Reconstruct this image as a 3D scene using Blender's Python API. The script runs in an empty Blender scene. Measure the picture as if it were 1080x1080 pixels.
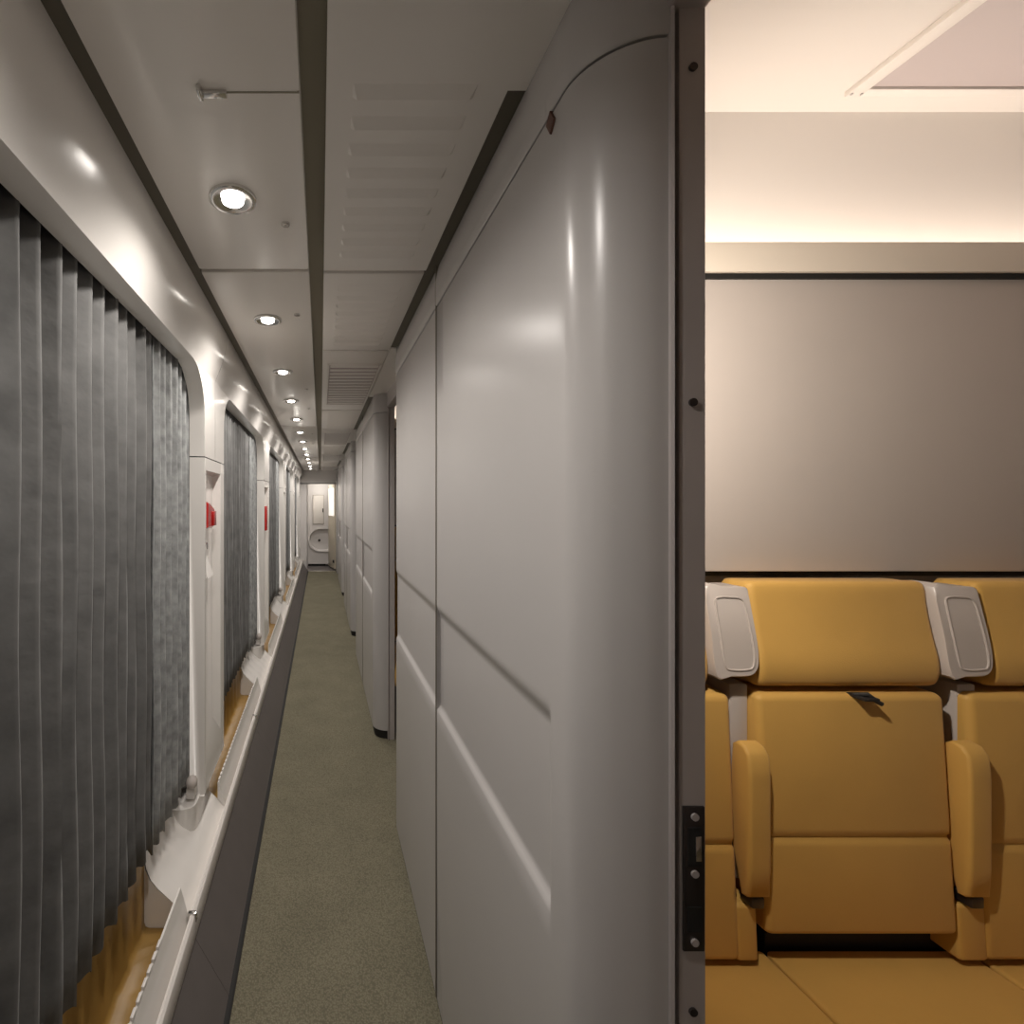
import bpy, bmesh, math, random
from mathutils import Vector
random.seed(7)
PI = math.pi
scn = bpy.context.scene
COL = scn.collection

# ------------------------------------------------------------------ camera
cam_d = bpy.data.cameras.new('camera')
cam = bpy.data.objects.new('camera', cam_d)
COL.objects.link(cam)
cam.location = (0, 0, 1.5)
cam.rotation_euler = (PI / 2, 0, 0)
cam_d.sensor_width = 36
cam_d.lens = 36 * 500 / 1080
cam_d.shift_x = (540 - 338) / 1080
cam_d.shift_y = -(540 - 530) / 1080
cam_d.clip_start = 0.02
scn.camera = cam

# ------------------------------------------------------------------ world, exposure
w = bpy.data.worlds.new('world')
scn.world = w
w.use_nodes = True
w.node_tree.nodes['Background'].inputs[0].default_value = (0.02, 0.022, 0.03, 1)
w.node_tree.nodes['Background'].inputs[1].default_value = 0.3
scn.view_settings.view_transform = 'Standard'
scn.view_settings.look = 'None'
scn.view_settings.exposure = 0.0
scn.view_settings.gamma = 1.0
scn.view_settings.use_curve_mapping = False

DOWNLIGHT_W = 19.5
COVE_W = 2.3
ADDED_LAMP_W = 36.0
WARM = (1.0, 0.935, 0.875)


# ------------------------------------------------------------------ materials
def mat(name, col, rough=0.4, metal=0.0, bump=0.0, scale=200.0, var=0.0, vscale=6.0, coat=0.0, stretch=(1, 1, 1),
        emit=None, spec=0.5, sheen=0.0):
    m = bpy.data.materials.new(name)
    m.use_nodes = True
    nt = m.node_tree
    b = nt.nodes['Principled BSDF']
    b.inputs['Base Color'].default_value = (*col, 1)
    b.inputs['Roughness'].default_value = rough
    b.inputs['Metallic'].default_value = metal
    b.inputs['Specular IOR Level'].default_value = spec
    if coat:
        b.inputs['Coat Weight'].default_value = coat
        b.inputs['Coat Roughness'].default_value = 0.12
    if sheen:
        b.inputs['Sheen Weight'].default_value = sheen
    tc = nt.nodes.new('ShaderNodeTexCoord')
    mp = nt.nodes.new('ShaderNodeMapping')
    mp.inputs['Scale'].default_value = stretch
    nt.links.new(tc.outputs['Object'], mp.inputs[0])
    if var:
        n = nt.nodes.new('ShaderNodeTexNoise')
        n.inputs['Scale'].default_value = vscale
        n.inputs['Detail'].default_value = 4
        r = nt.nodes.new('ShaderNodeValToRGB')
        r.color_ramp.elements[0].position = 0.3
        r.color_ramp.elements[1].position = 0.7
        r.color_ramp.elements[0].color = (*[c * (1 - var) for c in col], 1)
        r.color_ramp.elements[1].color = (*[min(1, c * (1 + var)) for c in col], 1)
        nt.links.new(mp.outputs[0], n.inputs['Vector'])
        nt.links.new(n.outputs['Fac'], r.inputs[0])
        nt.links.new(r.outputs[0], b.inputs['Base Color'])
    if bump:
        n2 = nt.nodes.new('ShaderNodeTexNoise')
        n2.inputs['Scale'].default_value = scale
        n2.inputs['Detail'].default_value = 3
        bp = nt.nodes.new('ShaderNodeBump')
        bp.inputs['Strength'].default_value = bump
        bp.inputs['Distance'].default_value = 0.004
        nt.links.new(mp.outputs[0], n2.inputs['Vector'])
        nt.links.new(n2.outputs['Fac'], bp.inputs['Height'])
        nt.links.new(bp.outputs[0], b.inputs['Normal'])
    if emit:
        b.inputs['Emission Color'].default_value = (*emit[0], 1)
        b.inputs['Emission Strength'].default_value = emit[1]
    return m


M = {}
M['white'] = mat('white_gloss_moulding', (0.83, 0.80, 0.76), 0.22, bump=0.03, scale=9, coat=0.3)
M['ledge'] = mat('white_ledge', (0.78, 0.74, 0.70), 0.3, var=0.03)
M['wall'] = mat('grey_wall_laminate', (0.50, 0.480, 0.468), 0.27, bump=0.02, scale=5, var=0.015, vscale=3)
M['ceil'] = mat('ceiling_panel', (0.87, 0.83, 0.78), 0.22, bump=0.015, scale=4)
M['ceil2'] = mat('ceiling_vent_panel', (0.82, 0.785, 0.74), 0.42)
M['groove'] = mat('olive_ceiling_groove', (0.27, 0.245, 0.18), 0.55)
M['channel'] = mat('brown_shadow_channel', (0.13, 0.115, 0.085), 0.55)
M['dark'] = mat('dark_gap', (0.012, 0.011, 0.01), 0.7)
M['kick'] = mat('grey_kick_plate', (0.13, 0.115, 0.11), 0.45, var=0.05, vscale=12)
M['jamb'] = mat('grey_painted_metal', (0.48, 0.44, 0.425), 0.4, metal=0.1, var=0.05)
M['lock'] = mat('dark_lock_plate', (0.07, 0.06, 0.058), 0.35, metal=0.7)
M['chrome'] = mat('chrome', (0.75, 0.74, 0.72), 0.15, metal=1.0)
M['curtain'] = mat('charcoal_pleated_fabric', (0.16, 0.16, 0.156), 0.85, bump=0.6, scale=22, var=0.22, vscale=14,
                   stretch=(1, 0.7, 1), sheen=0.15)
M['curtain2'] = mat('brightened_pleated_fabric', (0.31, 0.32, 0.318), 0.75, bump=0.9, scale=30, var=0.3, vscale=26,
                    sheen=0.15)  # lighter copy for the far curtains: light falling there put into the colour
M['tan'] = mat('ochre_panel', (0.34, 0.20, 0.052), 0.38, bump=0.25, scale=16, var=0.12, vscale=14, stretch=(1, 1, 0.05))
M['yellow'] = mat('mustard_upholstery', (0.62, 0.365, 0.088), 0.62, bump=0.08, scale=500, var=0.05, vscale=5, sheen=0.1)
M['greyplastic'] = mat('grey_seat_plastic', (0.50, 0.45, 0.415), 0.33)
M['partition'] = mat('satin_partition', (0.52, 0.465, 0.425), 0.36, var=0.015)
M['cream'] = mat('cream_trim', (0.74, 0.66, 0.56), 0.45)
M['cceil'] = mat('compartment_ceiling', (0.74, 0.68, 0.63), 0.5)
M['cpanel'] = mat('mauve_ceiling_panel', (0.48, 0.41, 0.40), 0.5)
M['red'] = mat('red_enamel', (0.46, 0.012, 0.010), 0.25, coat=0.5)
M['rust'] = mat('rust_brown_plug', (0.10, 0.04, 0.025), 0.5)
M['black'] = mat('black_webbing', (0.015, 0.013, 0.012), 0.6)
M['lens'] = mat('lamp_lens', (0.9, 0.88, 0.84), 0.3, emit=((1.0, 0.93, 0.84), 14))
M['led'] = mat('led_strip', (0.9, 0.88, 0.84), 0.3, emit=((1.0, 0.92, 0.82), 6))
M['glow'] = mat('emissive_door_pane', (0.9, 0.88, 0.84), 0.3, emit=((1.0, 0.94, 0.86), 0.75))  # lamp light on the door glass, put in as emission
M['steel'] = mat('brushed_sill', (0.8, 0.77, 0.7), 0.25, metal=0.8)
M['endwhite'] = mat('vestibule_white', (0.78, 0.75, 0.73), 0.4)
M['beige'] = mat('beige_door', (0.62, 0.56, 0.45), 0.45)


def glass_mat():
    m = bpy.data.materials.new('dark_window_glass')
    m.use_nodes = True
    b = m.node_tree.nodes['Principled BSDF']
    b.inputs['Base Color'].default_value = (0.03, 0.035, 0.04, 1)
    b.inputs['Roughness'].default_value = 0.05
    b.inputs['Transmission Weight'].default_value = 0.6
    return m


M['glass'] = glass_mat()


def carpet_mat():
    m = bpy.data.materials.new('olive_carpet')
    m.use_nodes = True
    nt = m.node_tree
    b = nt.nodes['Principled BSDF']
    b.inputs['Roughness'].default_value = 0.95
    b.inputs['Specular IOR Level'].default_value = 0.15
    tc = nt.nodes.new('ShaderNodeTexCoord')
    v = nt.nodes.new('ShaderNodeTexVoronoi')
    v.inputs['Scale'].default_value = 190
    n = nt.nodes.new('ShaderNodeTexNoise')
    n.inputs['Scale'].default_value = 5
    n.inputs['Detail'].default_value = 6
    r = nt.nodes.new('ShaderNodeValToRGB')
    r.color_ramp.elements[0].color = (0.33, 0.305, 0.215, 1)
    r.color_ramp.elements[1].color = (0.19, 0.172, 0.118, 1)
    r.color_ramp.elements[1].position = 0.75
    mx = nt.nodes.new('ShaderNodeMix')
    mx.data_type = 'RGBA'
    mx.blend_type = 'MULTIPLY'
    mx.inputs[0].default_value = 0.35
    nt.links.new(tc.outputs['Object'], v.inputs['Vector'])
    nt.links.new(tc.outputs['Object'], n.inputs['Vector'])
    nt.links.new(v.outputs['Distance'], r.inputs[0])
    nt.links.new(r.outputs[0], mx.inputs[6])
    nt.links.new(n.outputs['Fac'], mx.inputs[7])
    nt.links.new(mx.outputs[2], b.inputs['Base Color'])
    bp = nt.nodes.new('ShaderNodeBump')
    bp.inputs['Strength'].default_value = 0.7
    bp.inputs['Distance'].default_value = 0.004
    bp.invert = True
    nt.links.new(v.outputs['Distance'], bp.inputs['Height'])
    nt.links.new(bp.outputs[0], b.inputs['Normal'])
    return m


M['carpet'] = carpet_mat()


# ------------------------------------------------------------------ helpers
class MB:
    """collects geometry for ONE mesh object"""

    def __init__(s):
        s.v, s.f = [], []

    def add(s, vs, fs):
        o = len(s.v)
        s.v += [tuple(p) for p in vs]
        s.f += [tuple(i + o for i in f) for f in fs]
        return s

    def box(s, x0, x1, y0, y1, z0, z1, b=0.0):
        if b <= 0:
            vs = [(x, y, z) for z in (z0, z1) for y in (y0, y1) for x in (x0, x1)]
            return s.add(vs, [(0, 2, 3, 1), (4, 5, 7, 6), (0, 1, 5, 4), (2, 6, 7, 3), (0, 4, 6, 2), (1, 3, 7, 5)])
        bm = bmesh.new()
        bmesh.ops.create_cube(bm, size=1)
        for q in bm.verts:
            q.co = Vector(((x0 + x1) / 2 + q.co.x * (x1 - x0), (y0 + y1) / 2 + q.co.y * (y1 - y0),
                           (z0 + z1) / 2 + q.co.z * (z1 - z0)))
        bmesh.ops.bevel(bm, geom=list(bm.edges), offset=b, segments=2, profile=0.5, affect='EDGES')
        bm.verts.index_update()
        s.add([q.co[:] for q in bm.verts], [[q.index for q in f.verts] for f in bm.faces])
        bm.free()
        return s

    def grid(s, rows):
        """rows: list of equal-length point lists"""
        n = len(rows[0])
        vs = [p for r in rows for p in r]
        fs = []
        for i in range(len(rows) - 1):
            for j in range(n - 1):
                fs.append((i * n + j, i * n + j + 1, (i + 1) * n + j + 1, (i + 1) * n + j))
        return s.add(vs, fs)

    def prism_y(s, prof, y0, y1, caps=True):
        """closed (x,z) profile swept along y"""
        n = len(prof)
        vs = [(x, y0, z) for x, z in prof] + [(x, y1, z) for x, z in prof]
        fs = [(i, (i + 1) % n, (i + 1) % n + n, i + n) for i in range(n)]
        if caps:
            fs += [tuple(range(n - 1, -1, -1)), tuple(range(n, 2 * n))]
        return s.add(vs, fs)

    def prism_x(s, prof, x0, x1, r=0.0, seg=4):
        """closed (y,z) profile swept along x, ends rounded by r"""
        n = len(prof)
        cy = sum(p[0] for p in prof) / n
        cz = sum(p[1] for p in prof) / n
        nrm = []
        area = sum(prof[i][0] * prof[(i + 1) % n][1] - prof[(i + 1) % n][0] * prof[i][1] for i in range(n))
        sg = 1 if area > 0 else -1
        for i in range(n):
            a, b = prof[i - 1], prof[(i + 1) % n]
            dy, dz = b[0] - a[0], b[1] - a[1]
            L = math.hypot(dy, dz) or 1
            nrm.append((sg * dz / L, -sg * dy / L))
        st = []
        if r > 0:
            for k in range(seg + 1):
                t = k / seg * PI / 2
                st.append((x0 + r * (1 - math.sin(t)), r * (1 - math.cos(t))))
            st = st[::-1]
            st = [(x0 + r * (1 - math.sin(PI / 2 - k / seg * PI / 2)), r * (1 - math.cos(PI / 2 - k / seg * PI / 2)))
                  for k in range(seg + 1)]
            st += [(x0 + x1 - x, q) for x, q in st[::-1]]
        else:
            st = [(x0, 0), (x1, 0)]
        vs = []
        for x, q in st:
            vs += [(x, p[0] - nn[0] * q, p[1] - nn[1] * q) for p, nn in zip(prof, nrm)]
        m = len(st)
        fs = [(k * n + i, k * n + (i + 1) % n, (k + 1) * n + (i + 1) % n, (k + 1) * n + i) for k in range(m - 1) for i
              in range(n)]
        fs += [tuple(range(n - 1, -1, -1)), tuple(range((m - 1) * n, m * n))]
        return s.add(vs, fs)

    def disc(s, c, r, r0=0.0, axis='z', h=0.0, seg=28):
        """flat ring / disc / short cylinder"""
        def P(a, rr, t):
            u, v_ = rr * math.cos(a), rr * math.sin(a)
            if axis == 'z':
                return (c[0] + u, c[1] + v_, c[2] + t)
            if axis == 'y':
                return (c[0] + u, c[1] + t, c[2] + v_)
            return (c[0] + t, c[1] + u, c[2] + v_)
        A = [2 * PI * i / seg for i in range(seg)]
        return s.lathe_pts([[P(a, rr, t) for a in A] for rr, t in
                            ([(max(r0, 1e-4), 0), (r, 0), (r, h), (max(r0, 1e-4), h)] if h else [(max(r0, 1e-4), 0), (r, 0)])],
                           close=bool(h))

    def lathe_pts(s, rings, close=False):
        n = len(rings[0])
        vs = [p for r in rings for p in r]
        fs = []
        m = len(rings)
        for i in range(m if close else m - 1):
            k = (i + 1) % m
            for j in range(n):
                fs.append((i * n + j, i * n + (j + 1) % n, k * n + (j + 1) % n, k * n + j))
        return s.add(vs, fs)

    def tube(s, pts, r, seg=8, closed=False):
        n = len(pts)
        P = [Vector(p) for p in pts]
        rings = []
        for i in range(n):
            if closed:
                t = (P[(i + 1) % n] - P[i - 1]).normalized()
            else:
                t = (P[min(i + 1, n - 1)] - P[max(i - 1, 0)]).normalized()
            u = t.cross(Vector((0.123, 0.371, 0.92))).normalized()
            v_ = t.cross(u)
            rings.append([(P[i] + r * (math.cos(2 * PI * k / seg) * u + math.sin(2 * PI * k / seg) * v_))[:] for k in
                          range(seg)])
        s.lathe_pts(rings, close=closed)
        if not closed:
            o = len(s.v) - n * seg
            s.f.append(tuple(o + k for k in range(seg)))
            s.f.append(tuple(o + (n - 1) * seg + k for k in range(seg)))
        return s

    def build(s, name, m, parent=None, smooth=35, solid=0.0, fix=True):
        me = bpy.data.meshes.new(name)
        me.from_pydata(s.v, [], s.f)
        bm = bmesh.new()
        bm.from_mesh(me)
        bmesh.ops.remove_doubles(bm, verts=bm.verts, dist=1e-5)
        if fix:
            bmesh.ops.recalc_face_normals(bm, faces=bm.faces)
        bm.to_mesh(me)
        bm.free()
        if smooth:
            me.polygons.foreach_set('use_smooth', [True] * len(me.polygons))
            me.set_sharp_from_angle(angle=math.radians(smooth))
        me.materials.append(M[m] if isinstance(m, str) else m)
        o = bpy.data.objects.new(name, me)
        COL.objects.link(o)
        if parent:
            o.parent = parent
        if solid:
            md = o.modifiers.new('thickness', 'SOLIDIFY')
            md.thickness = solid
            md.offset = 0
        return o


def tag(o, label, cat, group=None):
    o['label'] = label
    o['category'] = cat
    if group:
        o['group'] = group
    return o


def struct(o, label=None):
    o['kind'] = 'structure'
    if label:
        o['label'] = label
    return o


def root(name, loc=(0, 0, 0)):
    o = bpy.data.objects.new(name, None)
    o.empty_display_size = 0.05
    o.location = loc
    COL.objects.link(o)
    return o


def copy_tree(o, parent=None):
    c = o.copy()
    COL.objects.link(c)
    c.parent = parent
    for ch in list(o.children):
        copy_tree(ch, c)
    return c


def lerp(a, b, t):
    return a + (b - a) * t


def frange(a, b, n):
    return [a + (b - a) * i / n for i in range(n + 1)]


# ------------------------------------------------------------------ main dimensions (metres, eye at origin height 1.5)
CZ = 2.195             # corridor ceiling
YB, YE = -2.6, 10.32   # corridor rear / forward end
RX = 0.339             # corridor face of the compartment wall
PX = -0.442            # face of window pillars
P = 2.30               # compartment pitch
Y0 = 0.66              # where the flat of the first wall section begins
SEC = 1.46             # flat length of a wall section

# ------------------------------------------------------------------ floor
fl = MB().box(-0.30, 0.47, YB, YE, -0.06, 0.0).build('floor', 'carpet')
struct(fl, 'olive grey carpet of the long corridor')
cf = MB().box(0.47, 2.2, -1.0, 1.32, -0.06, 0.0).build('floor_compartment', 'carpet')
struct(cf, 'carpet of the compartment')
cf2 = MB().box(0.47, 2.2, 1.34, 3.75, -0.06, 0.0).build('floor_compartment', 'carpet')
struct(cf2, 'carpet of the next compartment')
MB().box(-0.27, 0.345, YE - 0.03, YE + 0.05, 0.0, 0.012, 0.003).build('threshold_strip', 'steel', fl)

# ------------------------------------------------------------------ ceiling of the corridor
ce = MB().box(-0.52, 0.52, YB, YE, CZ + 0.03, CZ + 0.07).build('ceiling', 'groove')
struct(ce, 'low grey corridor ceiling of panels with olive joints')
LX0, LX1 = -0.362, -0.034
seamL = [YB, -1.48, 1.425, 4.34, 7.25, YE]
for a, b in zip(seamL[:-1], seamL[1:]):
    pn = MB().box(LX0, LX1, a + 0.009, b - 0.009, CZ, CZ + 0.028, 0.006).build('ceiling_panel', 'ceil', ce)
# dark channel on the window side
MB().box(-0.392, -0.362, YB, YE, CZ + 0.008, CZ + 0.032).build('shadow_channel', 'channel', ce)
# right side panels: vented panels by the wall sections, plain sunk-grille panels at the doors
RXL, RXR = 0.010, 0.316


def vent_slots(y0, y1, x0, x1, n, parent):
    for i in range(n):
        y = lerp(y0, y1, i / (n - 1))
        q = MB()
        # a shallow pressed louvre: wedge hanging a few millimetres below the panel
        q.add([(x0, y - .013, CZ), (x1, y - .013, CZ), (x1, y + .014, CZ), (x0, y + .014, CZ),
               (x0 + .008, y + .010, CZ - .0075), (x1 - .008, y + .010, CZ - .0075)],
              [(0, 1, 5, 4), (3, 4, 5, 2), (0, 4, 3), (1, 2, 5), (0, 3, 2, 1)])
        q.build('vent_slot', 'ceil2', parent, smooth=0)


right_spans = [(YB, -1.0, 0), (-1.0, 0.0, 0), (0.0, 1.425, 1), (1.437, 2.17, 1), (2.182, 3.56, 2), (3.572, 4.47, 1), (4.482, 5.86, 2),
               (5.872, 6.77, 1), (6.782, 8.16, 2), (8.172, 9.07, 1), (9.082, YE, 2)]
for a, b, kind in right_spans:
    x1 = RXR if a > 0.5 else (RXR if b < 0.0 else RXR)
    if kind == 1 and a < 0.5:
        pol = [(RXL, a + .004), (0.418, a + .004), (0.418, 0.80), (RXR, 0.80), (RXR, b - .004), (RXL, b - .004)]
        q = MB().add([(x, y, CZ) for x, y in pol] + [(x, y, CZ + .028) for x, y in pol],
                     [(5, 4, 3, 2, 1, 0), (6, 7, 8, 9, 10, 11)] + [(i, (i + 1) % 6, (i + 1) % 6 + 6, i + 6) for i in range(6)])
        pn = q.build('ceiling_panel', 'ceil2', ce, smooth=0)
    else:
        pn = MB().box(RXL, x1, a + 0.004, b - 0.004, CZ, CZ + 0.028, 0.005).build('ceiling_panel', 'ceil2', ce)
    if kind == 1:
        lo = max(a + 0.10, 0.80 if a < 0.5 else 0)
        n = max(4, int((b - 0.1 - lo) / 0.062) + 1)
        vent_slots(lo, b - 0.1, 0.055, 0.262, n, pn)
    if kind == 2:
        g0, g1 = a + 0.2, a + 1.15
        q = MB()
        # frame of the sunk grille
        q.box(0.035, 0.045, g0, g1, CZ - 0.006, CZ + 0.001).box(0.30, 0.31, g0, g1, CZ - 0.006, CZ + 0.001)
        q.box(0.035, 0.31, g0 - 0.01, g0, CZ - 0.006, CZ + 0.001).box(0.035, 0.31, g1, g1 + 0.01, CZ - 0.006, CZ + 0.001)
        q.build('grille_frame', 'ceil2', pn)
        MB().box(0.045, 0.30, g0, g1, CZ - 0.0015, CZ + 0.002).build('grille_mesh', 'cpanel', pn)
        for i in range(14):
            y = lerp(g0 + .03, g1 - .03, i / 13)
            MB().box(0.05, 0.295, y - .016, y + .016, CZ - .0045, CZ - .001).build('slat', 'ceil2', pn)
# plain ceiling piece over the doorway nearest the camera (no joint there)
MB().box(RXR, 0.43, YB, 0.0, CZ, CZ + 0.03).build('ceiling_infill', 'ceil2', ce)
# bracket and hatch joint in the first panel
q = MB().box(-0.205, -0.158, 0.797, 0.809, CZ - 0.007, CZ + 0.001, 0.002)
q.box(-0.207, -0.199, 0.786, 0.809, CZ - 0.012, CZ + 0.001, 0.002)
q.build('ceiling_bracket', 'chrome', ce)
MB().box(-0.158, -0.036, 0.8015, 0.8045, CZ - 0.0008, CZ + 0.001).build('hatch_joint', 'groove', ce)
for y in (1.18, 1.75, 2.90, 3.50, 4.80, 5.6):
    MB().disc((-0.087, y, CZ - 0.005), 0.011, 0, 'z', 0.006, 16).disc((-0.087, y, CZ - 0.0062), 0.005, 0, 'z', 0.002, 10).build('ceiling_screw', 'chrome', ce)

# ------------------------------------------------------------------ downlights
ordinal = ['first', 'second', 'third', 'fourth', 'fifth', 'sixth', 'seventh', 'eighth', 'ninth', 'tenth', 'eleventh',
           'twelfth', 'thirteenth']


def downlight(y, i, lab=None):
    x = -0.200
    r = root('ceiling_downlight', (x, y, CZ))
    q = MB()
    A = [2 * PI * k / 32 for k in range(32)]
    rings = [(0.054, 0.001), (0.053, -0.006), (0.049, -0.008), (0.042, -0.0075), (0.030, -0.003), (0.022, -0.001)]
    q.lathe_pts([[(rr * math.cos(a), rr * math.sin(a), z) for a in A] for rr, z in rings])
    q.build('trim_ring', 'chrome', r)
    MB().lathe_pts([[(rr * math.cos(a), rr * math.sin(a), z) for a in A] for rr, z in ((0.0245, -0.001), (0.0245, -0.0075), (0.020, -0.0105), (0.011, -0.012), (0.0005, -0.0125))]).build('lens', 'lens', r)
    ld = bpy.data.lights.new('downlight_lamp', 'SPOT')
    ld.energy = DOWNLIGHT_W
    ld.color = WARM
    ld.spot_size = math.radians(159)
    ld.spot_blend = 0.9
    ld.shadow_soft_size = 0.025
    lo = bpy.data.objects.new('downlight_lamp', ld)
    COL.objects.link(lo)
    lo.parent = r
    lo.location = (0, 0, -0.030)
    tag(r, lab or f'round chrome ceiling downlight, {ordinal[i]} in the row from the camera', 'light', 'corridor downlights')


LY = [1.083 + 0.716 * i for i in range(13)]
for i, y in enumerate(LY):
    downlight(y, i)
downlight(0.367, 0, 'round chrome ceiling downlight above the camera, out of the picture')
downlight(-1.781, 0, 'round chrome ceiling downlight far behind the camera')



# ------------------------------------------------------------------ left wall: mouldings, pillars, windows
wl = root('wall_left')
struct(wl, 'white moulded outer wall with windows')
F = [-0.10, 1.81, 3.72, 5.70, 7.75, 9.80]      # far edge of each window
PW = 0.36
Nr = [-1.65] + [f + PW for f in F[:-1]]          # near edge of each window
ZT, ZS, ZB = 2.003, 1.676, 0.385                 # window top, moulding joint, pillar bottom
prof = [(-0.392, CZ + 0.012), (-0.394, 2.165), (-0.399, 2.13), (-0.408, 2.095), (-0.419, 2.062), (-0.430, 2.035), (-0.438, 2.016), (PX, ZT)]
RC = 0.17


def opening(y0, y1, zt, zb):
    """rounded-top window outline from lower near corner round to lower far corner"""
    pts = [(y0, zb)]
    for k in range(9):
        t = k / 8 * PI / 2
        pts.append((y0 + RC - RC * math.cos(t), zt - RC + RC * math.sin(t)))
    for k in range(9):
        t = k / 8 * PI / 2
        pts.append((y1 - RC + RC * math.sin(t), zt - RC + RC * math.cos(t)))
    pts.append((y1, zb))
    return pts


for k in range(len(F)):
    n, f = Nr[k], F[k]
    b0 = YB if k == 0 else F[k - 1] + PW / 2
    b1 = f + PW / 2 if k < len(F) - 1 else YE
    q = MB()
    ys = frange(b0 + 0.0015, b1 - 0.0015, 16)
    q.grid([[(x, y, z) for y in ys] for x, z in prof])
    # pillar halves down to the joint
    q.grid([[(PX, y, z) for y in (b0 + 0.0015, n)] for z in (ZT, ZT - RC, ZS)])
    q.grid([[(PX, y, z) for y in (f, b1 - 0.0015)] for z in (ZT, ZT - RC, ZS)])
    # corner fillers
    op = opening(n, f, ZT, ZS)
    for (cy, arc) in ((n, op[1:10]), (f, op[10:19])):
        vs = [(PX, cy, ZT)] + [(PX, y, z) for y, z in arc]
        q.add(vs, [(0, i, i + 1) for i in range(1, len(arc))])
    # rounded reveal round the opening
    rows = []
    for dx, ins in ((0.0, 0.0), (-0.006, 0.002), (-0.012, 0.0035), (-0.045, 0.010), (-0.055, 0.012)):
        o2 = opening(n + ins, f - ins, ZT - ins * 0.6, ZS)
        rows.append([(PX + dx, y, z) for y, z in o2])
    q.grid(rows)
    q.build('cornice_moulding', 'white', wl, smooth=40, fix=False, solid=0.0)
    # ---- window behind the curtains
    wn = MB()
    wn.prism_y([(-0.60, ZB - 0.03), (-0.565, ZB - 0.03), (-0.565, ZB + 0.03), (-0.60, ZB + 0.03)], n - .05, f + .05)
    wn.prism_y([(-0.60, ZT - 0.02), (-0.565, ZT - 0.02), (-0.565, ZT + 0.04), (-0.60, ZT + 0.04)], n - .05, f + .05)
    wn.box(-0.60, -0.565, n - .05, n + .03, ZB, ZT)
    wn.box(-0.60, -0.565, f - .03, f + .05, ZB, ZT)
    wo = wn.build(f'window_{k + 1}', 'dark')
    struct(wo, 'tall corridor window frame behind the drawn grey curtains')
    MB().box(-0.590, -0.582, n + .03, f - .03, ZB + .03, ZT - .02).build('pane', 'glass', wo)

# outer skin behind everything
MB().box(-0.68, -0.64, YB, YE, -0.05, CZ + 0.07).build('outer_skin', 'dark', wl)

# lower half of the pillars
for k in range(len(F)):
    y0 = F[k]
    y1 = (F[k] + PW) if k < len(F) - 1 else YE
    a0, a1 = y0 + 0.022, y1 - 0.075
    zc0, zc1 = 0.50, 1.625
    q = MB()
    zt = ZS - 0.004
    # front face with a recess
    X = PX
    q.grid([[(X, y, z) for y in (y0, a0)] for z in (ZB, zc0, zc1, zt)])
    q.grid([[(X, y, z) for y in (a1, y1)] for z in (ZB, zc0, zc1, zt)])
    q.grid([[(X, y, z) for y in (a0, a1)] for z in (ZB, zc0)])
    q.grid([[(X, y, z) for y in (a0, a1)] for z in (zc1, zt)])
    XB = X - 0.032
    ring = [(a0, zc0), (a1, zc0), (a1, zc1), (a0, zc1)]
    ringb = [(a0 + .006, zc0 + .06), (a1 - .012, zc0 + .06), (a1 - .012, zc1 - .01), (a0 + .006, zc1 - .01)]
    vs = [(X, y, z) for y, z in ring] + [(XB, y, z) for y, z in ringb]
    q.add(vs, [(0, 1, 5, 4), (1, 2, 6, 5), (2, 3, 7, 6), (3, 0, 4, 7), (4, 5, 6, 7)])
    # sides, top and bottom returns
    q.grid([[(x, y0 + i, z) for z in (ZB, zt)] for x, i in ((X, 0), (X - .006, -.002), (X - .012, -.0035), (X - .055, -.012))])
    q.grid([[(x, y1 + i, z) for z in (ZB, zt)] for x, i in ((X, 0), (X - .006, .002), (X - .012, .0035), (X - .055, .012))])
    q.grid([[(x, y, ZB) for y in (y0 - .012, y1 + .012)] for x in (X, X - .055)])
    q.build('pillar_moulding', 'white', wl, smooth=40, fix=False)

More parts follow.
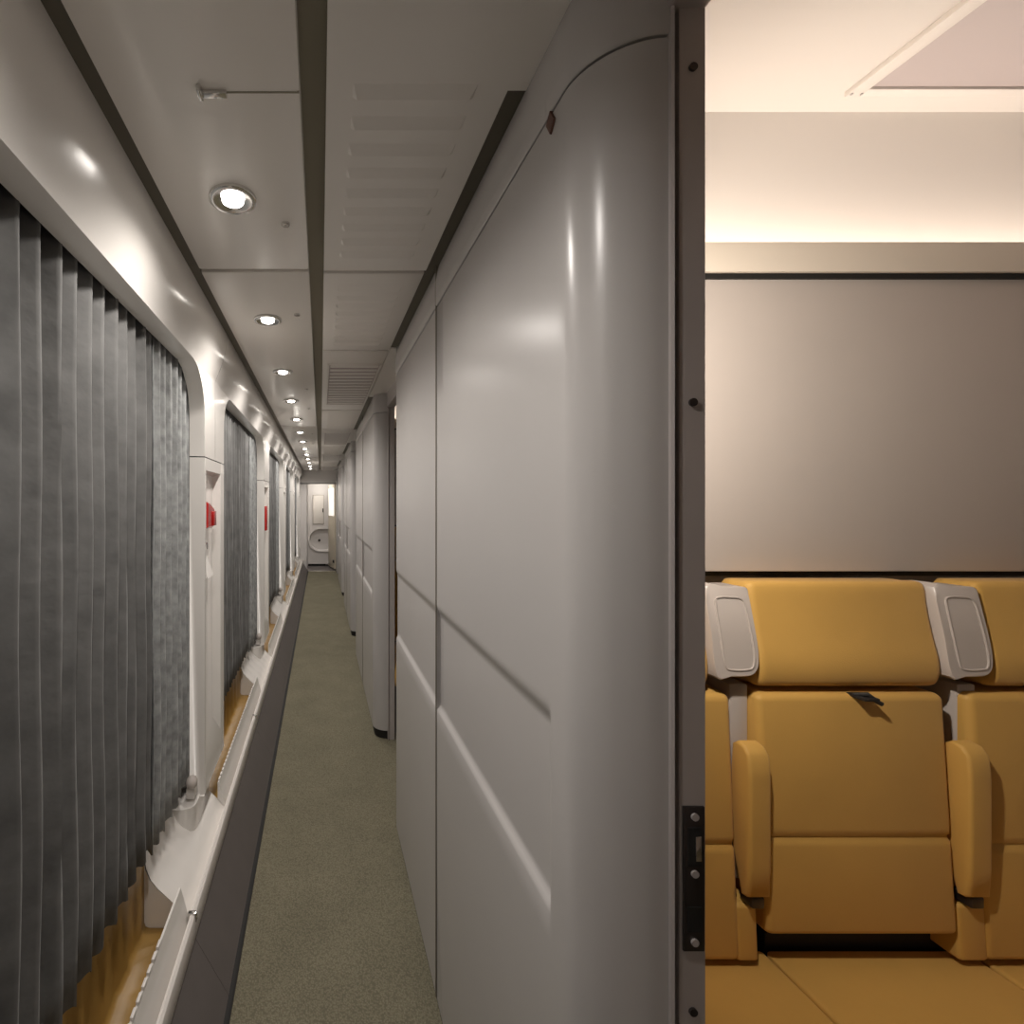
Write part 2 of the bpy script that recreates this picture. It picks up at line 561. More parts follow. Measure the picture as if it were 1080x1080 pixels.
# lower wall, ledge, kick plate
LEX = -0.375
MB().box(-0.66, -0.29, YB, YE, -0.06, 0.0).build('sub_floor', 'dark', wl)
CA = [f - 0.35 for f in F]                      # white coved panels start here ...
CB = [f + 0.17 for f in F]                      # ... and end here, under the pillar
CA[1], CA[2], CA[3] = 1.44, 3.18, 5.05
for k in range(len(F)):
    a = YB if k == 0 else CB[k - 1]
    te = CA[k]
    # fluted ochre panel behind the curtain hem, sweeping forward to the heater cover
    ys = frange(a + .001, te - .001, 60)
    q = MB()
    rows = []
    for x, z in ((-0.537, 0.66), (-0.537, 0.45), (-0.537, 0.225), (-0.532, 0.212), (-0.520, 0.207), (-0.431, 0.207)):
        rows.append([(x + 0.0028 * math.sin(y * 55) + 0.002 * math.sin(y * 131 + 1), y, z) for y in ys])
    q.grid(rows)
    q.build('lower_panel', 'tan', wl, smooth=60, solid=0.004)
    # heater cover riser with a row of bright fins on its top edge
    q = MB()
    q.prism_y([(-0.395, 0.225), (-0.424, 0.331), (-0.430, 0.331), (-0.430, 0.20), (-0.395, 0.20)], a + .001, te - .001)
    hc = q.build('heater_cover', 'white', wl)
    b_ = te - 0.15
    q = MB()
    for i in range(int((b_ - a - .02) / 0.034)):
        y = a + .012 + i * 0.034
        q.box(-0.4305, -0.4225, y, y + .024, 0.328, 0.339, 0.002)
    q.build('grille_fins', 'ledge', hc)
    # white panel sweeping in a cove from behind the curtain down to the ledge
    e1 = CB[k] if k < len(F) - 1 else YE
    ys = frange(te, e1 - .001, 40)
    pr = [(-0.537, 0.66), (-0.537, 0.42), (-0.532, 0.385), (-0.518, 0.352), (-0.495, 0.325), (-0.462, 0.296), (-0.432, 0.266), (-0.400, 0.228)]
    rows = []
    for x, z in pr:
        g = min(1.0, max(0, (z - 0.228) / 0.12))
        rows.append([(x + g * 0.003 * math.sin(y * 62), y, z) for y in ys])
    q = MB().grid(rows)
    q.grid([[(x, te, z) for x, z in pr], [(x, te, 0.19) for x, z in pr]])
    q.build('lower_panel', 'white', wl, smooth=60, fix=False)
    # column foot under the pillar
    yc = F[k] - .10
    q = MB()
    pl_ = [(-0.56, yc), (-0.500, yc + .002), (-0.474, yc + .012), (-0.462, yc + .028), (-0.458, yc + .05), (-0.458, e1 - .03), (-0.47, e1 - .004), (-0.56, e1)]
    q.grid([[(x, y, z) for x, y in pl_] for z in (0.22, ZB + 0.004)])
    q.add([(x, y, ZB + .004) for x, y in pl_], [tuple(range(len(pl_)))])
    q.build('column_foot', 'white', wl, smooth=50, fix=False)

segs = [YB, -1.23, 0.10, 1.43, 2.76, 4.09, 5.42, 6.75, 8.08, 9.41, YE]
for a, b in zip(segs[:-1], segs[1:]):
    pr = [(-0.378, 0.186), (LEX, 0.194), (LEX, 0.246), (LEX - .003, 0.257), (LEX - .010, 0.2625), (LEX - .016, 0.261), (-0.396, 0.245),
          (-0.400, 0.232), (-0.430, 0.232), (-0.430, 0.17), (-0.40, 0.17)]
    MB().prism_y(pr, a + .002, b - .002).build('ledge_segment', 'ledge', wl, smooth=30)
    MB().prism_y([(-0.276, 0.012), (-0.379, 0.188), (-0.42, 0.18), (-0.42, 0.0), (-0.30, 0.0)], a + .0008, b - .0008).build('kick_plate', 'kick', wl)
MB().prism_y([(-0.262, 0.0), (-0.262, 0.006), (-0.276, 0.014), (-0.31, 0.014), (-0.31, 0.0)], YB, YE).build('rubber_strip', 'dark', wl)
# chrome clips at the ledge joints
for y in (1.43, 2.76):
    MB().box(-0.40, -0.372, y - .007, y + .007, 0.238, 0.2655, 0.003).build('ledge_clip', 'chrome', wl)
# ------------------------------------------------------------------ curtains


def curtain(y0, y1, x, amp, pitch, ztop, zhem, matname, phase=0.0, jit=0.006):
    n = max(4, int(round((y1 - y0) / pitch)) * 2)
    ridge = []
    for i in range(n + 1):
        y = lerp(y0, y1, i / n)
        s_ = 1 if i % 2 == 0 else -1
        ridge.append((x + s_ * amp * random.uniform(0.75, 1.1), y + random.uniform(-jit, jit)))
    # soften folds
    pts = []
    for i in range(n):
        (xa, ya), (xb, yb) = ridge[i], ridge[i + 1]
        for t in (0.06, 0.2, 0.5, 0.8, 0.94):
            pts.append((lerp(xa, xb, t), lerp(ya, yb, t)))
    zs = frange(zhem, ztop, 16)
    rows = []
    ph = [random.uniform(0, 6) for _ in pts]
    for z in zs:
        u = (z - zhem) / (ztop - zhem)
        row = []
        for j, (px, py) in enumerate(pts):
            wob = 0.0022 * math.sin(z * 9 + ph[j // 10]) * (1 - u * .6)
            row.append((px + wob, py + wob * 1.2, z - (0.004 * math.sin(j * 1.7) if z == zhem else 0)))
        rows.append(row)
    q = MB().grid(rows)
    return q


which_win = ['window behind the camera', 'nearest window', 'second window', 'third window', 'fourth window', 'fifth window']
for k in range(len(F)):
    n, f = Nr[k], F[k]
    split = f - 0.44
    for part in (0, 1):
        if k == 0 and part == 0:
            continue
        if part == 0:
            q = curtain(n - .03, split + 0.03, -0.512, 0.018, 0.062, 2.03, 0.478, 'curtain')
            lab = f'wide charcoal pleated curtain over the near part of the {which_win[k]}'
            mt = 'curtain'
        else:
            q = curtain(split + 0.045, f - 0.005, -0.511, 0.018, 0.058, 2.02, 0.450, 'curtain2')
            lab = f'narrow grey pleated curtain with light painted into its colour at the far end of the {which_win[k]}'
            mt = 'curtain2'
        if k == 0:
            continue
        if k > 2 and part == 0:
            pass
        o = q.build('pleated_curtain', mt, None, smooth=75, solid=0.0025)
        tag(o, lab, 'curtain', 'corridor curtains')

# curtain hold-back peg at the foot of the pillars
for k in (1, 2, 3):
    r = root('curtain_holdback', (-0.478, F[k] - 0.055, 0.440))
    q = MB()
    rings = []
    for i in range(9):
        t = i / 8 * PI
        rings.append([(0.022 * math.sin(t) * math.cos(a) + .002, 0.026 * math.sin(t) * math.sin(a), -0.024 * math.cos(t) + .024) for a in
                      [2 * PI * j / 16 for j in range(16)]])
    q.lathe_pts(rings)
    q.build('knob', 'greyplastic', r)
    MB().box(-0.02, 0.012, 0.0, 0.05, -0.04, 0.0, 0.004).build('bracket', 'white', r)
    tag(r, f'grey curtain holdback knob at the foot of the {which_win[k]}', 'holdback', 'curtain holdbacks')

# emergency brake handle in the first pillar
r = root('emergency_brake', (-0.474, 1.93, 1.45))
prh = [(-0.085, 0.058), (-0.06, 0.058), (0.035, 0.03), (0.075, 0.005), (0.075, -0.05), (0.03, -0.058), (-0.085, -0.058)]
q = MB()
nn = len(prh)
vs = [(0.0, y, z) for y, z in prh] + [(0.026, y * .92, z * .92) for y, z in prh] + [(0.034, y * .8, z * .8) for y, z in prh]
q.add(vs, [(i, (i + 1) % nn, (i + 1) % nn + nn, i + nn) for i in range(nn)] + [(i + nn, (i + 1) % nn + nn, (i + 1) % nn + 2 * nn, i + 2 * nn) for i in range(nn)]
      + [tuple(range(2 * nn, 3 * nn)), tuple(range(nn - 1, -1, -1))])
q.build('housing', 'red', r, smooth=20)
MB().box(0.030, 0.040, 0.0, 0.05, -0.045, 0.015, 0.003).build('grip', 'red', r)
MB().disc((0.0, -0.03, 0.105), 0.012, 0, 'x', 0.016, 14).build('knob', 'jamb', r)
MB().disc((0.0, -0.02, -0.125), 0.014, 0, 'x', 0.018, 14).build('knob', 'chrome', r)
tag(r, 'red emergency brake handle housing recessed in the first white window pillar', 'handle')
# small white catch below it
r = root('pillar_catch', (-0.474, 1.92, 1.20))
q = MB()
q.add([(0, -.05, 0), (0, .05, 0), (0, .05, .08), (0, -.05, .08), (0.03, -.05, 0), (0.03, .05, 0)],
      [(0, 1, 2, 3), (4, 5, 2, 3), (0, 4, 5, 1), (0, 3, 4), (1, 5, 2)])
q.build('wedge', 'white', r, smooth=0)
MB().box(0.0, 0.012, -0.06, 0.06, -0.012, 0.0, 0.002).build('plate', 'white', r)
tag(r, 'small white wedge catch under the red handle on the first pillar', 'catch')
r = root('emergency_lever', (-0.474, 3.90, 1.27))
MB().box(0.012, 0.036, -0.03, 0.03, 0.0, 0.20, 0.006).build('lever', 'red', r)
MB().box(0.0, 0.014, -0.022, 0.022, 0.02, 0.24, 0.004).build('mount', 'white', r)
tag(r, 'slim red emergency lever on the second white window pillar', 'lever')

# ------------------------------------------------------------------ right wall: compartment wall sections
wr = root('wall_right')
struct(wr, 'grey laminate compartment wall along the corridor')
CR_X, CR_Y = 0.087, 0.08     # rounded nosing
ZSEAM = 2.073


def path(y0, y1, step=None):
    """plan path from the rounded nose (at y0 = flat start) to y1: (x, y, nx, ny)"""
    pts = []
    for k in range(13):
        t = k / 12 * PI / 2          # 0: facing camera, 90: facing corridor
        x = RX + CR_X - CR_X * math.sin(t)
        y = y0 - CR_Y * math.cos(t)
        pts.append((x, y, -math.sin(t), -math.cos(t)))
    for y in step:
        pts.append((RX, y, -1, 0))
    return pts


def smooth01(t):
    t = max(0, min(1, t))
    return t * t * (3 - 2 * t)


def band_depth(y, z, yn):
    """pressed band in the wall panels"""
    d = min((1.200 - z) / 0.036, (z - 0.893) / 0.020, (y - yn) / 0.018, 1)
    return 0.011 * smooth01(d)


ZL = [0.055, 0.5, 0.85, 0.893, 0.898, 0.903, 0.908, 0.913, 0.92, 1.0, 1.1, 1.16, 1.164, 1.173, 1.182, 1.191, 1.2, 1.21, 1.5, 1.8, ZSEAM - 0.004]
ZTOP = [ZSEAM, ZSEAM + .003, 2.10, 2.13, 2.152, 2.165, 2.178, 2.190, 2.198]


def section(y0, first=False):
    yn = y0 + 0.037
    ysea = y0 + 0.727
    yend = y0 + SEC
    st = [y0 + .02, yn - .005, yn, yn + .004, yn + .009, yn + .014, yn + .018, yn + .03] + frange(y0 + .1, ysea - .0035, 8)
    pa = path(y0, yend, st)
    rows = []
    for z in ZL:
        rows.append([(x - nx * band_depth(y, z, yn), y - ny * 0, z) for x, y, nx, ny in pa])
    q = MB().grid(rows)
    # thickness at the joint and the nose
    q.add([(RX, ysea - .0035, ZL[0]), (RX + .03, ysea - .0035, ZL[0]), (RX + .03, ysea - .0035, ZL[-1]), (RX, ysea - .0035, ZL[-1])], [(0, 1, 2, 3)])
    q.build('wall_panel', 'wall', wr, smooth=45, fix=False)
    # second panel
    st2 = frange(ysea + .0025, yend - .03, 6) + [yend - .02, yend - .008, yend - 0.002]
    rows = []
    for z in ZL:
        row = [(RX + band_depth(y, z, yn), y, z) for y in st2]
        row += [(RX + .006, yend, z), (RX + .09, yend, z)]
        rows.append(row)
    MB().grid(rows).build('wall_panel', 'wall', wr, smooth=45, fix=False)
    # header above the horizontal joint, slightly proud, bending into the ceiling
    def header(pa_, name, close_end):
        rows = []
        for z in ZTOP:
            u = max(0, (z - 2.13) / 0.068)
            ins = 0.012 * u * u + (-0.003 if z > ZSEAM + .001 else 0)
            rows.append([(x - nx * ins, y - ny * ins, z) for x, y, nx, ny in pa_])
        qq = MB().grid(rows)
        lo = [(x, y, ZSEAM) for x, y, nx, ny in pa_]
        qq.grid([lo, [(x - nx * .02, y - ny * .02, ZSEAM) for x, y, nx, ny in pa_]])
        if close_end:
            qq.add([(RX, yend, ZSEAM), (RX + .09, yend, ZSEAM), (RX + .09, yend, ZTOP[-1]), (RX, yend, ZTOP[-1])], [(0, 1, 2, 3)])
        qq.build(name, 'wall', wr, smooth=45, fix=False)
    header(pa, 'wall_header', False)
    header([(RX, y, -1, 0) for y in frange(ysea + .0025, yend, 5)], 'wall_header', True)
    MB().box(RX - .0022, RX + .015, ysea - .0034, ysea + .0024, 0.055, 2.19).build('dark_seam_strip', 'channel', wr)  # added strip whose dark colour makes the panel seam read dark
    # body of the wall behind the laminate, and its dark plinth
    MB().box(RX + .022, 0.455, y0 + .01, yend - .004, 0.0, CZ + .03).build('wall_core', 'dark', wr)
    q = MB()
    lo = path(y0, yend, frange(y0 + .02, yend, 3))
    q.grid([[(x - nx * .012, y - ny * .012, z) for x, y, nx, ny in lo] for z in (0.0, 0.06)])
    q.build('plinth', 'dark', wr)
    # inner face towards the compartment
    MB().box(0.455, 0.470, y0 - .05, yend, 0.0, 2.5).build('wall_lining', 'partition', wr)
    # door jamb on the nose
    yj = y0 - CR_Y
    jb = MB()
    jx0 = RX + CR_X
    prj = [(jx0, yj + .02), (jx0, yj - .004), (jx0 + .003, yj - .006), (jx0 + .005, yj - .003), (jx0 + .006, yj + .008), (jx0 + .011, yj + .008), (jx0 + .0115, yj - .002), (jx0 + .043, yj - .002), (jx0 + .043, yj + .06), (jx0 + .02, yj + .06)]
    n = len(prj)
    zt = 2.103
    vs = [(x, y, 0.0) for x, y in prj] + [(x, y, zt) for x, y in prj]
    jb.add(vs, [(i, (i + 1) % n, (i + 1) % n + n, i + n) for i in range(n)] + [tuple(range(n)), tuple(range(2 * n - 1, n - 1, -1))])
    j = jb.build('door_jamb', 'jamb', wr, smooth=0)
    # door head running back over the doorway
    MB().box(jx0 - .004, jx0 + .045, yj - .80, yj + .05, zt, CZ + 0.03, 0.004).build('door_head', 'jamb', wr, smooth=0)
    MB().box(jx0 - .02, jx0 + .045, yj - .80, yj + .06, CZ + 0.03, 2.52).build('door_head_panel', 'partition', wr, smooth=0)
    return jx0, yj, j


sections = []
for k in range(5):
    y0 = Y0 + P * k + (0.0 if k == 0 else 0.12)
    if k == 4:
        break
    sections.append(section(y0))
section(Y0 - P)
# last stub of wall before the corridor end
MB().box(RX, 0.47, 9.98, YE, 0.0, CZ, 0.01).build('wall_panel', 'wall', wr)

# olive channel between ceiling panels and the wall header
for k in range(4):
    a = 0.80 if k == 0 else Y0 + P * k + .16
    b = Y0 + P * k + SEC + (.02 if k == 0 else .12)
    MB().box(RXR + .001, RX + .012, a, b, CZ + 0.006, CZ + 0.032).build('shadow_channel', 'channel', ce)
for k in range(4):
    a = Y0 + P * k + SEC + (.02 if k == 0 else .12)
    MB().box(RXR, 0.43, a, a + P - SEC + .14, CZ, CZ + 0.03).build('ceiling_infill', 'ceil2', ce)

# rust coloured plug on the first wall section
r = MB()
yp, zp = 0.695, 2.057
r.add([(RX - .003, yp - .012, zp - .004), (RX - .003, yp, zp + .017), (RX - .003, yp + .012, zp + .004), (RX - .003, yp, zp - .017),
       (RX + .002, yp - .013, zp - .005), (RX + .002, yp, zp + .018), (RX + .002, yp + .013, zp + .005), (RX + .002, yp, zp - .018)],
      [(0, 1, 2, 3), (0, 4, 5, 1), (1, 5, 6, 2), (2, 6, 7, 3), (3, 7, 4, 0)])
r.build('wall_plug', 'rust', wr, smooth=0)

# strike plate, slots and screws of the nearest door jamb
jx0, yj, jamb = sections[0]
sp = root('strike_plate', (jx0 + .0275, yj - .002, 0.955))
q = MB()
q.box(-0.013, 0.013, -0.003, 0.0, 0.0, 0.176, 0.001)
q.build('plate', 'lock', sp)
for z, h in ((0.105, 0.046), (0.025, 0.03)):
    s1 = MB()
    s1.box(-0.008, 0.008, -0.0045, -0.0028, z, z + h)
    s1.build('slot', 'dark', sp)
MB().box(-0.001, 0.006, -0.007, -0.004, 0.112, 0.142, 0.001).build('latch', 'chrome', sp)
for z in (0.012, 0.095, 0.164):
    MB().disc((0, -0.0052, z), 0.0045, 0, 'y', 0.003, 12).build('screw', 'jamb', sp)
tag(sp, 'dark metal strike plate with two slots on the nearest door jamb', 'lock')
for z in (0.88, 1.622, 2.03):
    MB().disc((jx0 + .0275, yj - .0045, z), 0.005, 0, 'y', 0.003, 14).build('jamb_screw', 'lock', wr)

# ------------------------------------------------------------------ compartments
YP = 1.295     # partition plane behind the seats of the first compartment


def compartment(dy, full=True):
    xr = 2.15
    nm = 'wall_partition'
    wp = MB().box(0.47, xr, YP + dy, YP + .03 + dy, 0.0, 2.52).build(nm, 'partition')
    struct(wp, 'grey partition wall behind the mustard seats' if dy == 0 else 'partition wall of the next compartment')
    # big satin panel above the seats
    MB().box(0.472, xr - .002, 1.168 + dy, YP + dy, 1.330, 2.064, 0.003).build('wall_panel', 'partition', wp)
    MB().box(0.472, xr - .002, 1.215 + dy, YP + dy, 0.0, 1.318, 0.004).build('seat_board', 'greyplastic', wp)
    MB().box(0.472, xr - .002, 1.19 + dy, YP + dy, 1.316, 1.331).build('shadow_gap', 'dark', wp)
    MB().box(0.472, xr - .002, 1.1605 + dy, 1.20 + dy, 2.049, 2.0655).build('shadow_gap', 'dark', wp)
    # cream light trough
    q = MB().box(0.472, xr - .002, 1.150 + dy, 1.160 + dy, 2.060, 2.1325, 0.002)
    q.box(0.474, xr - .004, 1.1575 + dy, YP + dy, 2.066, 2.074)
    q.build('light_trough', 'cream', wp)
    # curved cove behind the trough
    rows = []
    for u, z in ((1.285, 2.06), (1.285, 2.12), (1.282, 2.2), (1.272, 2.30), (1.255, 2.38), (1.235, 2.45), (1.214, 2.5), (1.205, 2.52)):
        rows.append([(x, u + dy, z) for x in (0.472, xr - .002)])
    MB().grid(rows).build('cove', 'cceil', wp, smooth=60, fix=False)
    led = MB().box(0.50, xr - .03, 1.205 + dy, 1.225 + dy, 2.075, 2.085).build('led_strip', 'led')
    tag(led, 'glowing strip light hidden in the cream cove above the seats' if dy == 0 else 'strip light in the cove of the next compartment', 'light')
    ld = bpy.data.lights.new('cove_light', 'AREA')
    ld.shape = 'RECTANGLE'
    ld.size = xr - 0.55
    ld.size_y = 0.02
    ld.energy = COVE_W
    ld.color = (1.0, 0.92, 0.84)
    lo = bpy.data.objects.new('cove_light', ld)
    COL.objects.link(lo)
    lo.parent = led
    lo.location = ((0.5 + xr - .03) / 2, 1.215 + dy, 2.088)
    lo.rotation_euler = (PI, 0, 0)
    # ceiling
    cc = MB().box(0.40, xr, -1.0 + dy, 1.30 + dy, 2.5, 2.55).build('ceiling_compartment', 'cceil')
    struct(cc, 'bright cream ceiling of the compartment' if dy == 0 else 'ceiling of the next compartment')
    if full:
        # lowered trim and mauve panel
        q = MB()
        x0, y1 = 1.278, 1.157
        q.box(x0, x0 + .035, -0.8, y1, 2.488, 2.502, 0.002)
        q.box(x0 + .0355, xr - .1, y1 - .0225, y1 - .0005, 2.4885, 2.5025, 0.002)
        q.build('ceiling_trim', 'cceil', cc)
        MB().box(x0 + .037, xr - .1, -0.8, y1 - .024, 2.494, 2.504, 0.001).build('ceiling_hatch', 'cpanel', cc)
        for x in (x0 + .006, x0 + .03):
            MB().disc((x, y1 - .011, 2.486), 0.003, 0, 'z', 0.003, 10).build('ceiling_screw', 'jamb', cc)
    wo = MB().box(xr, xr + .04, -1.0 + dy, 1.30 + dy, 0.0, 2.55).build('wall_outer', 'partition')
    struct(wo, 'outer wall of the compartment')
    return wp


compartment(0.0)
# round lamp added out of view inside the doorway to light seats and wall
rl = root('added_seat_lamp_fixture', (0.470, 0.635, 1.86))
A = [2 * PI * k / 24 for k in range(24)]
MB().lathe_pts([[(x, rr * math.cos(a), rr * math.sin(a)) for a in A] for rr, x in
                ((0.0305, 0.0), (0.0305, 0.008), (0.026, 0.011), (0.022, 0.008))]).build('rim', 'chrome', rl)
MB().lathe_pts([[(x, rr * math.cos(a), rr * math.sin(a)) for a in A] for rr, x in
                ((0.0225, 0.002), (0.021, 0.010), (0.014, 0.014), (0.0005, 0.016))]).build('lens', 'lens', rl)
dirv = Vector((0.72, 0.60, -0.32)).normalized()
ld = bpy.data.lights.new('added_seat_lamp', 'SPOT')
ld.energy = ADDED_LAMP_W
ld.color = (1.0, 0.90, 0.79)
ld.spot_size = math.radians(150)
ld.spot_blend = 0.9
ld.shadow_soft_size = 0.02
lo = bpy.data.objects.new('added_seat_lamp', ld)
COL.objects.link(lo)
lo.parent = rl
lo.location = (0.030, 0.0, 0.0)
lo.rotation_euler = dirv.to_track_quat('-Z', 'Y').to_euler()
tag(rl, 'small round lamp added unseen just inside the doorway to light the compartment', 'light')
compartment(P + .12, full=False)
wo = MB().box(0.47, 2.15, -1.03, -1.0, 0.0, 2.55).build('wall_rear', 'partition')
struct(wo, 'partition behind the camera')


# ---- seats
def resample(pts, n):
    """closed Catmull-Rom through pts"""
    out = []
    m = len(pts)
    for i in range(m):
        p0, p1, p2, p3 = pts[i - 1], pts[i], pts[(i + 1) % m], pts[(i + 2) % m]
        for k in range(n):
            t = k / n
            out.append(tuple(0.5 * ((2 * p1[c]) + (-p0[c] + p2[c]) * t + (2 * p0[c] - 5 * p1[c] + 4 * p2[c] - p3[c]) * t * t
                                    + (-p0[c] + 3 * p1[c] - 3 * p2[c] + p3[c]) * t ** 3) for c in (0, 1)))
    return out


HEAD = [(1.19, 1.292), (1.13, 1.314), (1.106, 1.316), (1.096, 1.304), (1.091, 1.26), (1.081, 1.20), (1.070, 1.150), (1.068, 1.115),
        (1.074, 1.090), (1.088, 1.080), (1.11, 1.080), (1.19, 1.086)]


def rounded_rect(y0, y1, z0, z1, r, lean=0.0, seams=(), seg=5):
    """profile (y,z): front at y0 (towards the camera); lean moves the top back; grooves at seams"""
    def fy(z):
        return y0 + lean * (z - z0) / (z1 - z0)
    pts = [(y1, z0)]
    for k in range(seg + 1):
        t = k / seg * PI / 2
        pts.append((fy(z0) + r - r * math.sin(t), z0 + r - r * math.cos(t)))
    zz = sorted(seams)
    for s_ in zz:
        for dz, dy in ((-.02, .0), (-.008, .0012), (-.0015, .006), (.0015, .006), (.008, .0012), (.02, 0)):
            pts.append((fy(s_ + dz) + dy, s_ + dz))
    for k in range(seg + 1):
        t = k / seg * PI / 2
        pts.append((fy(z1) + r - r * math.cos(t), z1 - r + r * math.sin(t)))
    pts.append((y1, z1))
    return pts


def seat(xl, kind, label, dy=0.0):
    """xl: left end of the headrest; kind: 'mid' (raised fold-down back) or 'side'"""
    W = 0.420
    r = root('train_seat', (xl + W / 2, 1.05 + dy, 0.0))
    ox, oy = xl + W / 2, 1.05

    def sh(mb):
        mb.v = [(x - ox, y - oy, z) for x, y, z in mb.v]
        return mb
    hp = resample(HEAD, 3)
    sh(MB().prism_x(hp, xl, xl + W, 0.020, 5)).build('headrest', 'yellow', r, smooth=50)
    # grey ear panel filling the gap to the neighbour on the left, leaning like the headrest
    def lean(z):
        return 1.090 - (1.316 - z) / 0.216 * 0.030
    if xl > 0.6:
        eo = resample([(xl - .105, 1.306), (xl - .06, 1.307), (xl - .014, 1.306), (xl - .008, 1.29), (xl - .005, 1.25), (xl - .002, 1.20),
                       (xl - .002, 1.16), (xl - .007, 1.13), (xl - .020, 1.114), (xl - .04, 1.110), (xl - .07, 1.1095), (xl - .103, 1.110), (xl - .105, 1.2)], 3)
        q = MB()
        n_ = len(eo)
        ctr = (xl - .06, 1.21)
        fr = [(x + (ctr[0] - x) * .03, lean(z) - .003, z + (ctr[1] - z) * .03) for x, z in eo]
        q.add(fr + [(x, lean(z), z) for x, z in eo] + [(x, 1.14, z) for x, z in eo],
              [tuple(range(n_))] + [(i + b, (i + 1) % n_ + b, (i + 1) % n_ + n_ + b, i + n_ + b) for b in (0, n_) for i in range(n_)])
        pl = sh(q).build('ear_panel', 'greyplastic', r, smooth=40)
        loop = resample([(xl - .082, 1.283), (xl - .05, 1.284), (xl - .029, 1.280), (xl - .021, 1.262), (xl - .015, 1.20), (xl - .014, 1.155), (xl - .020, 1.132),
                         (xl - .034, 1.126), (xl - .070, 1.126), (xl - .082, 1.138), (xl - .085, 1.2), (xl - .088, 1.268)], 4)
        sh(MB().tube([(x, lean(z) - .0035, z) for x, z in loop], 0.0024, 6, closed=True)).build('rib', 'greyplastic', pl)
    # lower side panel
    sh(MB().box(xl - .046, xl - .002, 1.092, 1.213, 0.632, 1.082, 0.006)).build('side_panel', 'greyplastic', r)
    if kind == 'mid':
        pf = rounded_rect(1.046, 1.20, 0.540, 1.066, 0.016, 0.024, (0.752,))
        b = sh(MB().prism_x(pf, xl, xl + .424, 0.014, 4)).build('back_cushion', 'yellow', r, smooth=50)
        xs = xl + 0.225
        q = MB().box(xs - .012, xs + .022, 1.045, 1.085, 1.060, 1.067, 0.002)
        q.tube([(xs - .01, 1.07, 1.066), (xs + .005, 1.055, 1.073), (xs + .02, 1.048, 1.058), (xs + .026, 1.046, 1.055)], 0.005)
        sh(q).build('pull_strap', 'black', b)
    else:
        pf = rounded_rect(1.046, 1.20, 0.482, 1.066, 0.018, 0.026, (0.735,))
        sh(MB().prism_x(pf, xl - .044, xl + .468, 0.016, 4)).build('back_cushion', 'yellow', r, smooth=50)
        pf = rounded_rect(1.047, 1.19, 0.483, 0.606, 0.010, 0.005)
        for e0, e1 in ((xl - .098, xl - .036), (xl + .460, xl + .507)):
            if e0 > 0.44:
                sh(MB().prism_x(pf, e0, e1, 0.008, 3)).build('side_bolster', 'yellow', r, smooth=50)
    # seat cushion and base
    c0, c1 = (xl + .033, xl + .50) if kind == 'mid' else ((xl - .02, xl + .556) if xl < 1.2 else (xl - .022, xl + .52))
    prof_ = [(1.09, 0.33), (0.60, 0.33), (0.585, 0.345), (0.578, 0.39), (0.582, 0.44), (0.60, 0.462), (0.63, 0.470), (0.80, 0.476), (1.0, 0.472), (1.09, 0.468)]
    sh(MB().prism_x(prof_, c0 + .001, c1 - .001, 0.010, 4)).build('seat_cushion', 'yellow', r, smooth=50)
    sh(MB().box(c0 + .01, c1 - .01, 0.66, 1.19, 0.0, 0.33, 0.006)).build('seat_base', 'kick', r)
    sh(MB().box(c0 + .01, c1 - .01, 1.10, 1.20, 0.33, 0.50)).build('back_frame', 'dark', r)
    tag(r, label, 'seat', 'mustard compartment seats')
    return r


X1, X2, X3 = 0.463, 0.988, 1.513
seat(X1, 'side', 'mustard seat beside the door jamb, mostly hidden by it')
seat(X2, 'mid', 'middle mustard seat with a raised backrest and black pull strap')
seat(X3, 'side', 'mustard seat cut off by the right edge of the picture')
seat(X1, 'side', 'mustard seat glimpsed through the next open compartment door', P + .12)


def armrest(xa, xb, label, dy=0.0):
    r = root('folded_armrest', ((xa + xb) / 2, 1.04 + dy, 0.63))
    pr = [(1.043, 0.632), (1.033, 0.640), (1.030, 0.70), (1.030, 0.90), (1.034, 0.945), (1.046, 0.962), (1.065, 0.966), (1.078, 0.955), (1.082, 0.90), (1.082, 0.74), (1.056, 0.632)]
    q = MB().prism_x(pr, xa, xb, 0.007, 4)
    q.v = [(x - (xa + xb) / 2, y - 1.04, z - 0.63) for x, y, z in q.v]
    q.build('pad', 'yellow', r, smooth=50)
    MB().box(-0.014, 0.014, -0.004, 0.03, -0.020, 0.006, 0.004).build('pivot', 'lock', r)
    tag(r, label, 'armrest', 'folded armrests')


armrest(0.934, 0.982, 'mustard armrest folded up between the left and middle seats')
armrest(1.4145, 1.463, 'mustard armrest folded up right of the middle seat')

# ------------------------------------------------------------------ end of the corridor
we = root('wall_end')
struct(we, 'white end of the corridor with a vestibule beyond')
# header beam over the end opening
MB().box(-0.50, 0.45, YE, YE + .05, 1.92, CZ + .06).build('end_header', 'endwhite', we)
MB().box(-0.50, 0.45, YE - .004, YE + .05, 1.905, 1.922).build('end_header_joint', 'dark', we)
MB().box(-0.60, -0.30, YE, YE + .05, 0.0, 1.92).build('end_post', 'endwhite', we)
MB().box(0.36, 0.50, YE, YE + .05, 0.0, 1.92).build('end_post', 'endwhite', we)
vf = MB().box(-0.60, 0.60, YE + .05, 11.6, -0.06, 0.0).build('floor_vestibule', 'kick')
struct(vf, 'dark vestibule floor')
vc = MB().box(-0.60, 0.60, YE + .05, 11.6, 2.1, 2.16).build('ceiling_vestibule', 'endwhite')
struct(vc, 'vestibule ceiling')
for x in (-0.60, 0.56):
    MB().box(x, x + .04, YE + .05, 11.6, 0.0, 2.1).build('vestibule_side', 'endwhite', we)
EY = 11.2
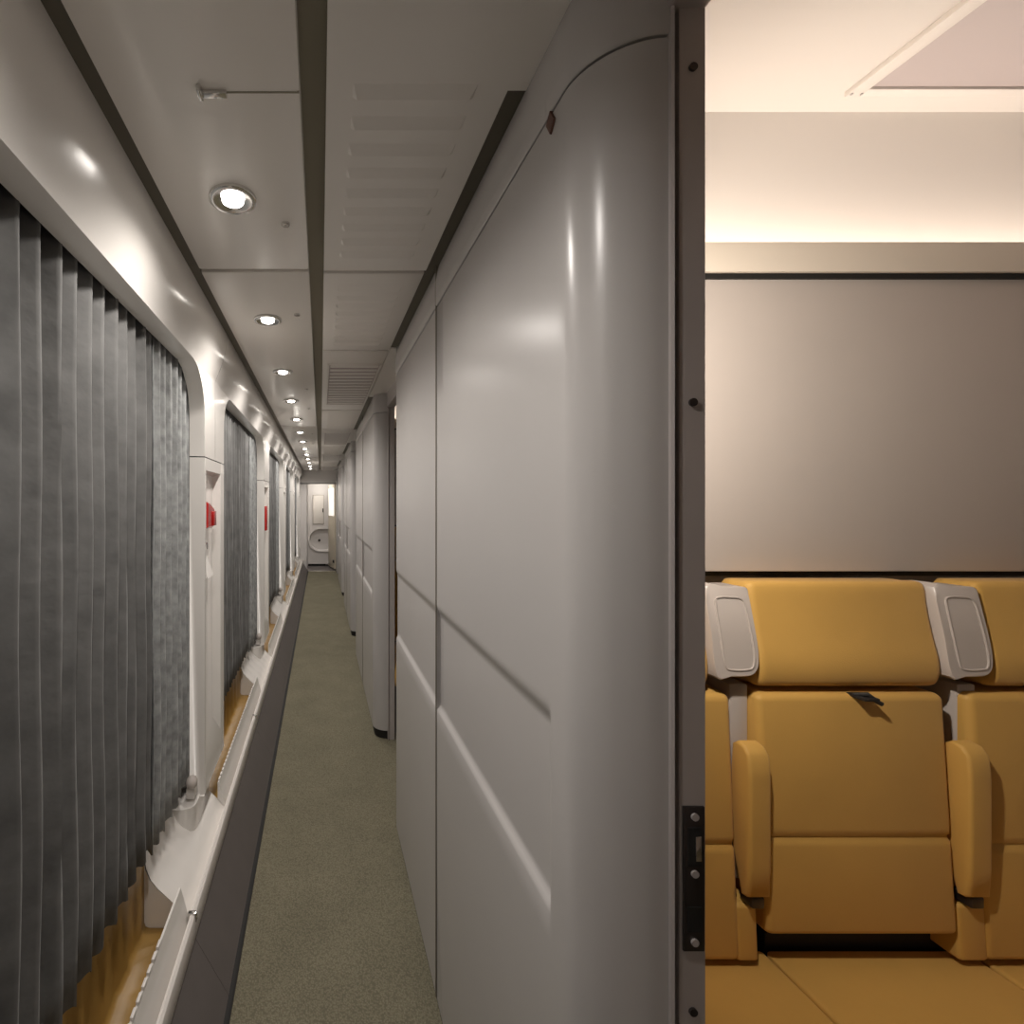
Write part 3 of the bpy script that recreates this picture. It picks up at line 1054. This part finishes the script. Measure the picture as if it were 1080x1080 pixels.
# back panel with an arched wash niche cut out
nx0, nx1, nz0, nz1 = -0.265, 0.30, 0.36, 0.875
MB().box(-0.56, 0.56, EY + .18, EY + .2, 0.0, 2.1).build('back_wall', 'endwhite', we)
cab = root('washbasin_cabinet', (0.0, EY, 0.0))


def arch_ring(off, yy, z0=nz0, z1=nz1):
    pts = []
    R_ = (z1 - z0) / 2
    cx, cz = nx0 + R_, (z0 + z1) / 2
    for k in range(17):
        t = PI / 2 + k / 16 * PI
        pts.append((cx + (R_ + off) * math.cos(t), yy, cz + (R_ + off) * math.sin(t)))
    return [(nx1, yy, z1 + off)] + pts + [(nx1, yy, z0 - off)]


q = MB()
inner = arch_ring(0, 0.0)
outer = []
for p in inner:
    outer.append((max(-0.30, min(0.31, -0.30 if p[0] < 0.0 else p[0])), 0.0, 0.95 if p[2] > (nz0 + nz1) / 2 else 0.05))
q.grid([inner, outer])
q.grid([inner, arch_ring(-0.02, 0.12)])
bk = arch_ring(-0.02, 0.12)
q.add(bk, [tuple(range(len(bk)))])
q.box(-0.30, 0.31, 0.0, 0.16, 0.95, 2.09)
q.build('cabinet_body', 'endwhite', cab, smooth=40, fix=False)
MB().tube([(p[0], -0.012, p[2]) for p in arch_ring(0.012, 0.0)][9:], 0.028, 8).build('basin_rim', 'endwhite', cab)
MB().disc((-0.03, 0.095, 0.60), 0.03, 0, 'y', 0.02, 16).build('tap', 'lock', cab)
MB().box(-0.29, 0.12, 0.01, 0.15, 0.0, 0.05).build('base', 'dark', cab)
MB().box(-0.185, 0.085, -0.012, 0.0, 0.985, 1.68, 0.004).build('mirror_frame', 'greyplastic', cab)
MB().box(-0.170, 0.070, -0.016, -0.010, 1.0, 1.665, 0.002).build('mirror', 'ceil', cab)
MB().box(0.045, 0.070, -0.03, -0.014, 1.27, 1.36, 0.004).build('latch', 'lock', cab)
tag(cab, 'white washbasin cabinet with arched niche at the corridor end', 'cabinet')
# half open beige door leaf with a bright pane
dr = root('vestibule_door', (0.33, YE + .12, 0.0))
q = MB().box(-0.018, 0.018, 0.0, 0.62, 0.03, 1.9, 0.004)
dl = q.build('leaf', 'beige', dr)
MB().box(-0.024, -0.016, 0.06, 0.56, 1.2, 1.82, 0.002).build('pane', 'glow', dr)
MB().box(-0.03, -0.016, 0.04, 0.16, 0.16, 0.22, 0.003).build('kick_handle', 'dark', dr)
dr.rotation_euler = (0, 0, math.radians(12))
tag(dr, 'beige door with a bright pane ajar beside the washbasin cabinet', 'door')
ld = bpy.data.lights.new('vestibule_lamp', 'AREA')
ld.shape = 'DISK'
ld.size = 0.25
ld.energy = 2.2
ld.color = (1.0, 0.95, 0.88)
vl = root('vestibule_light', (0.0, 10.8, 2.1))
MB().disc((0, 0, -0.012), 0.12, 0, 'z', 0.012, 28).build('diffuser', 'lens', vl)
MB().disc((0, 0, -0.014), 0.135, 0.12, 'z', 0.014, 28).build('rim', 'chrome', vl)
lo = bpy.data.objects.new('vestibule_lamp', ld)
COL.objects.link(lo)
lo.parent = vl
lo.location = (0, 0, -0.02)
tag(vl, 'round ceiling lamp in the vestibule before the washbasin cabinet', 'light')
# corridor end behind the camera
wo = MB().box(-0.62, 0.5, YB - .04, YB, 0.0, CZ + .07).build('wall_back', 'wall')
struct(wo, 'corridor end behind the camera')
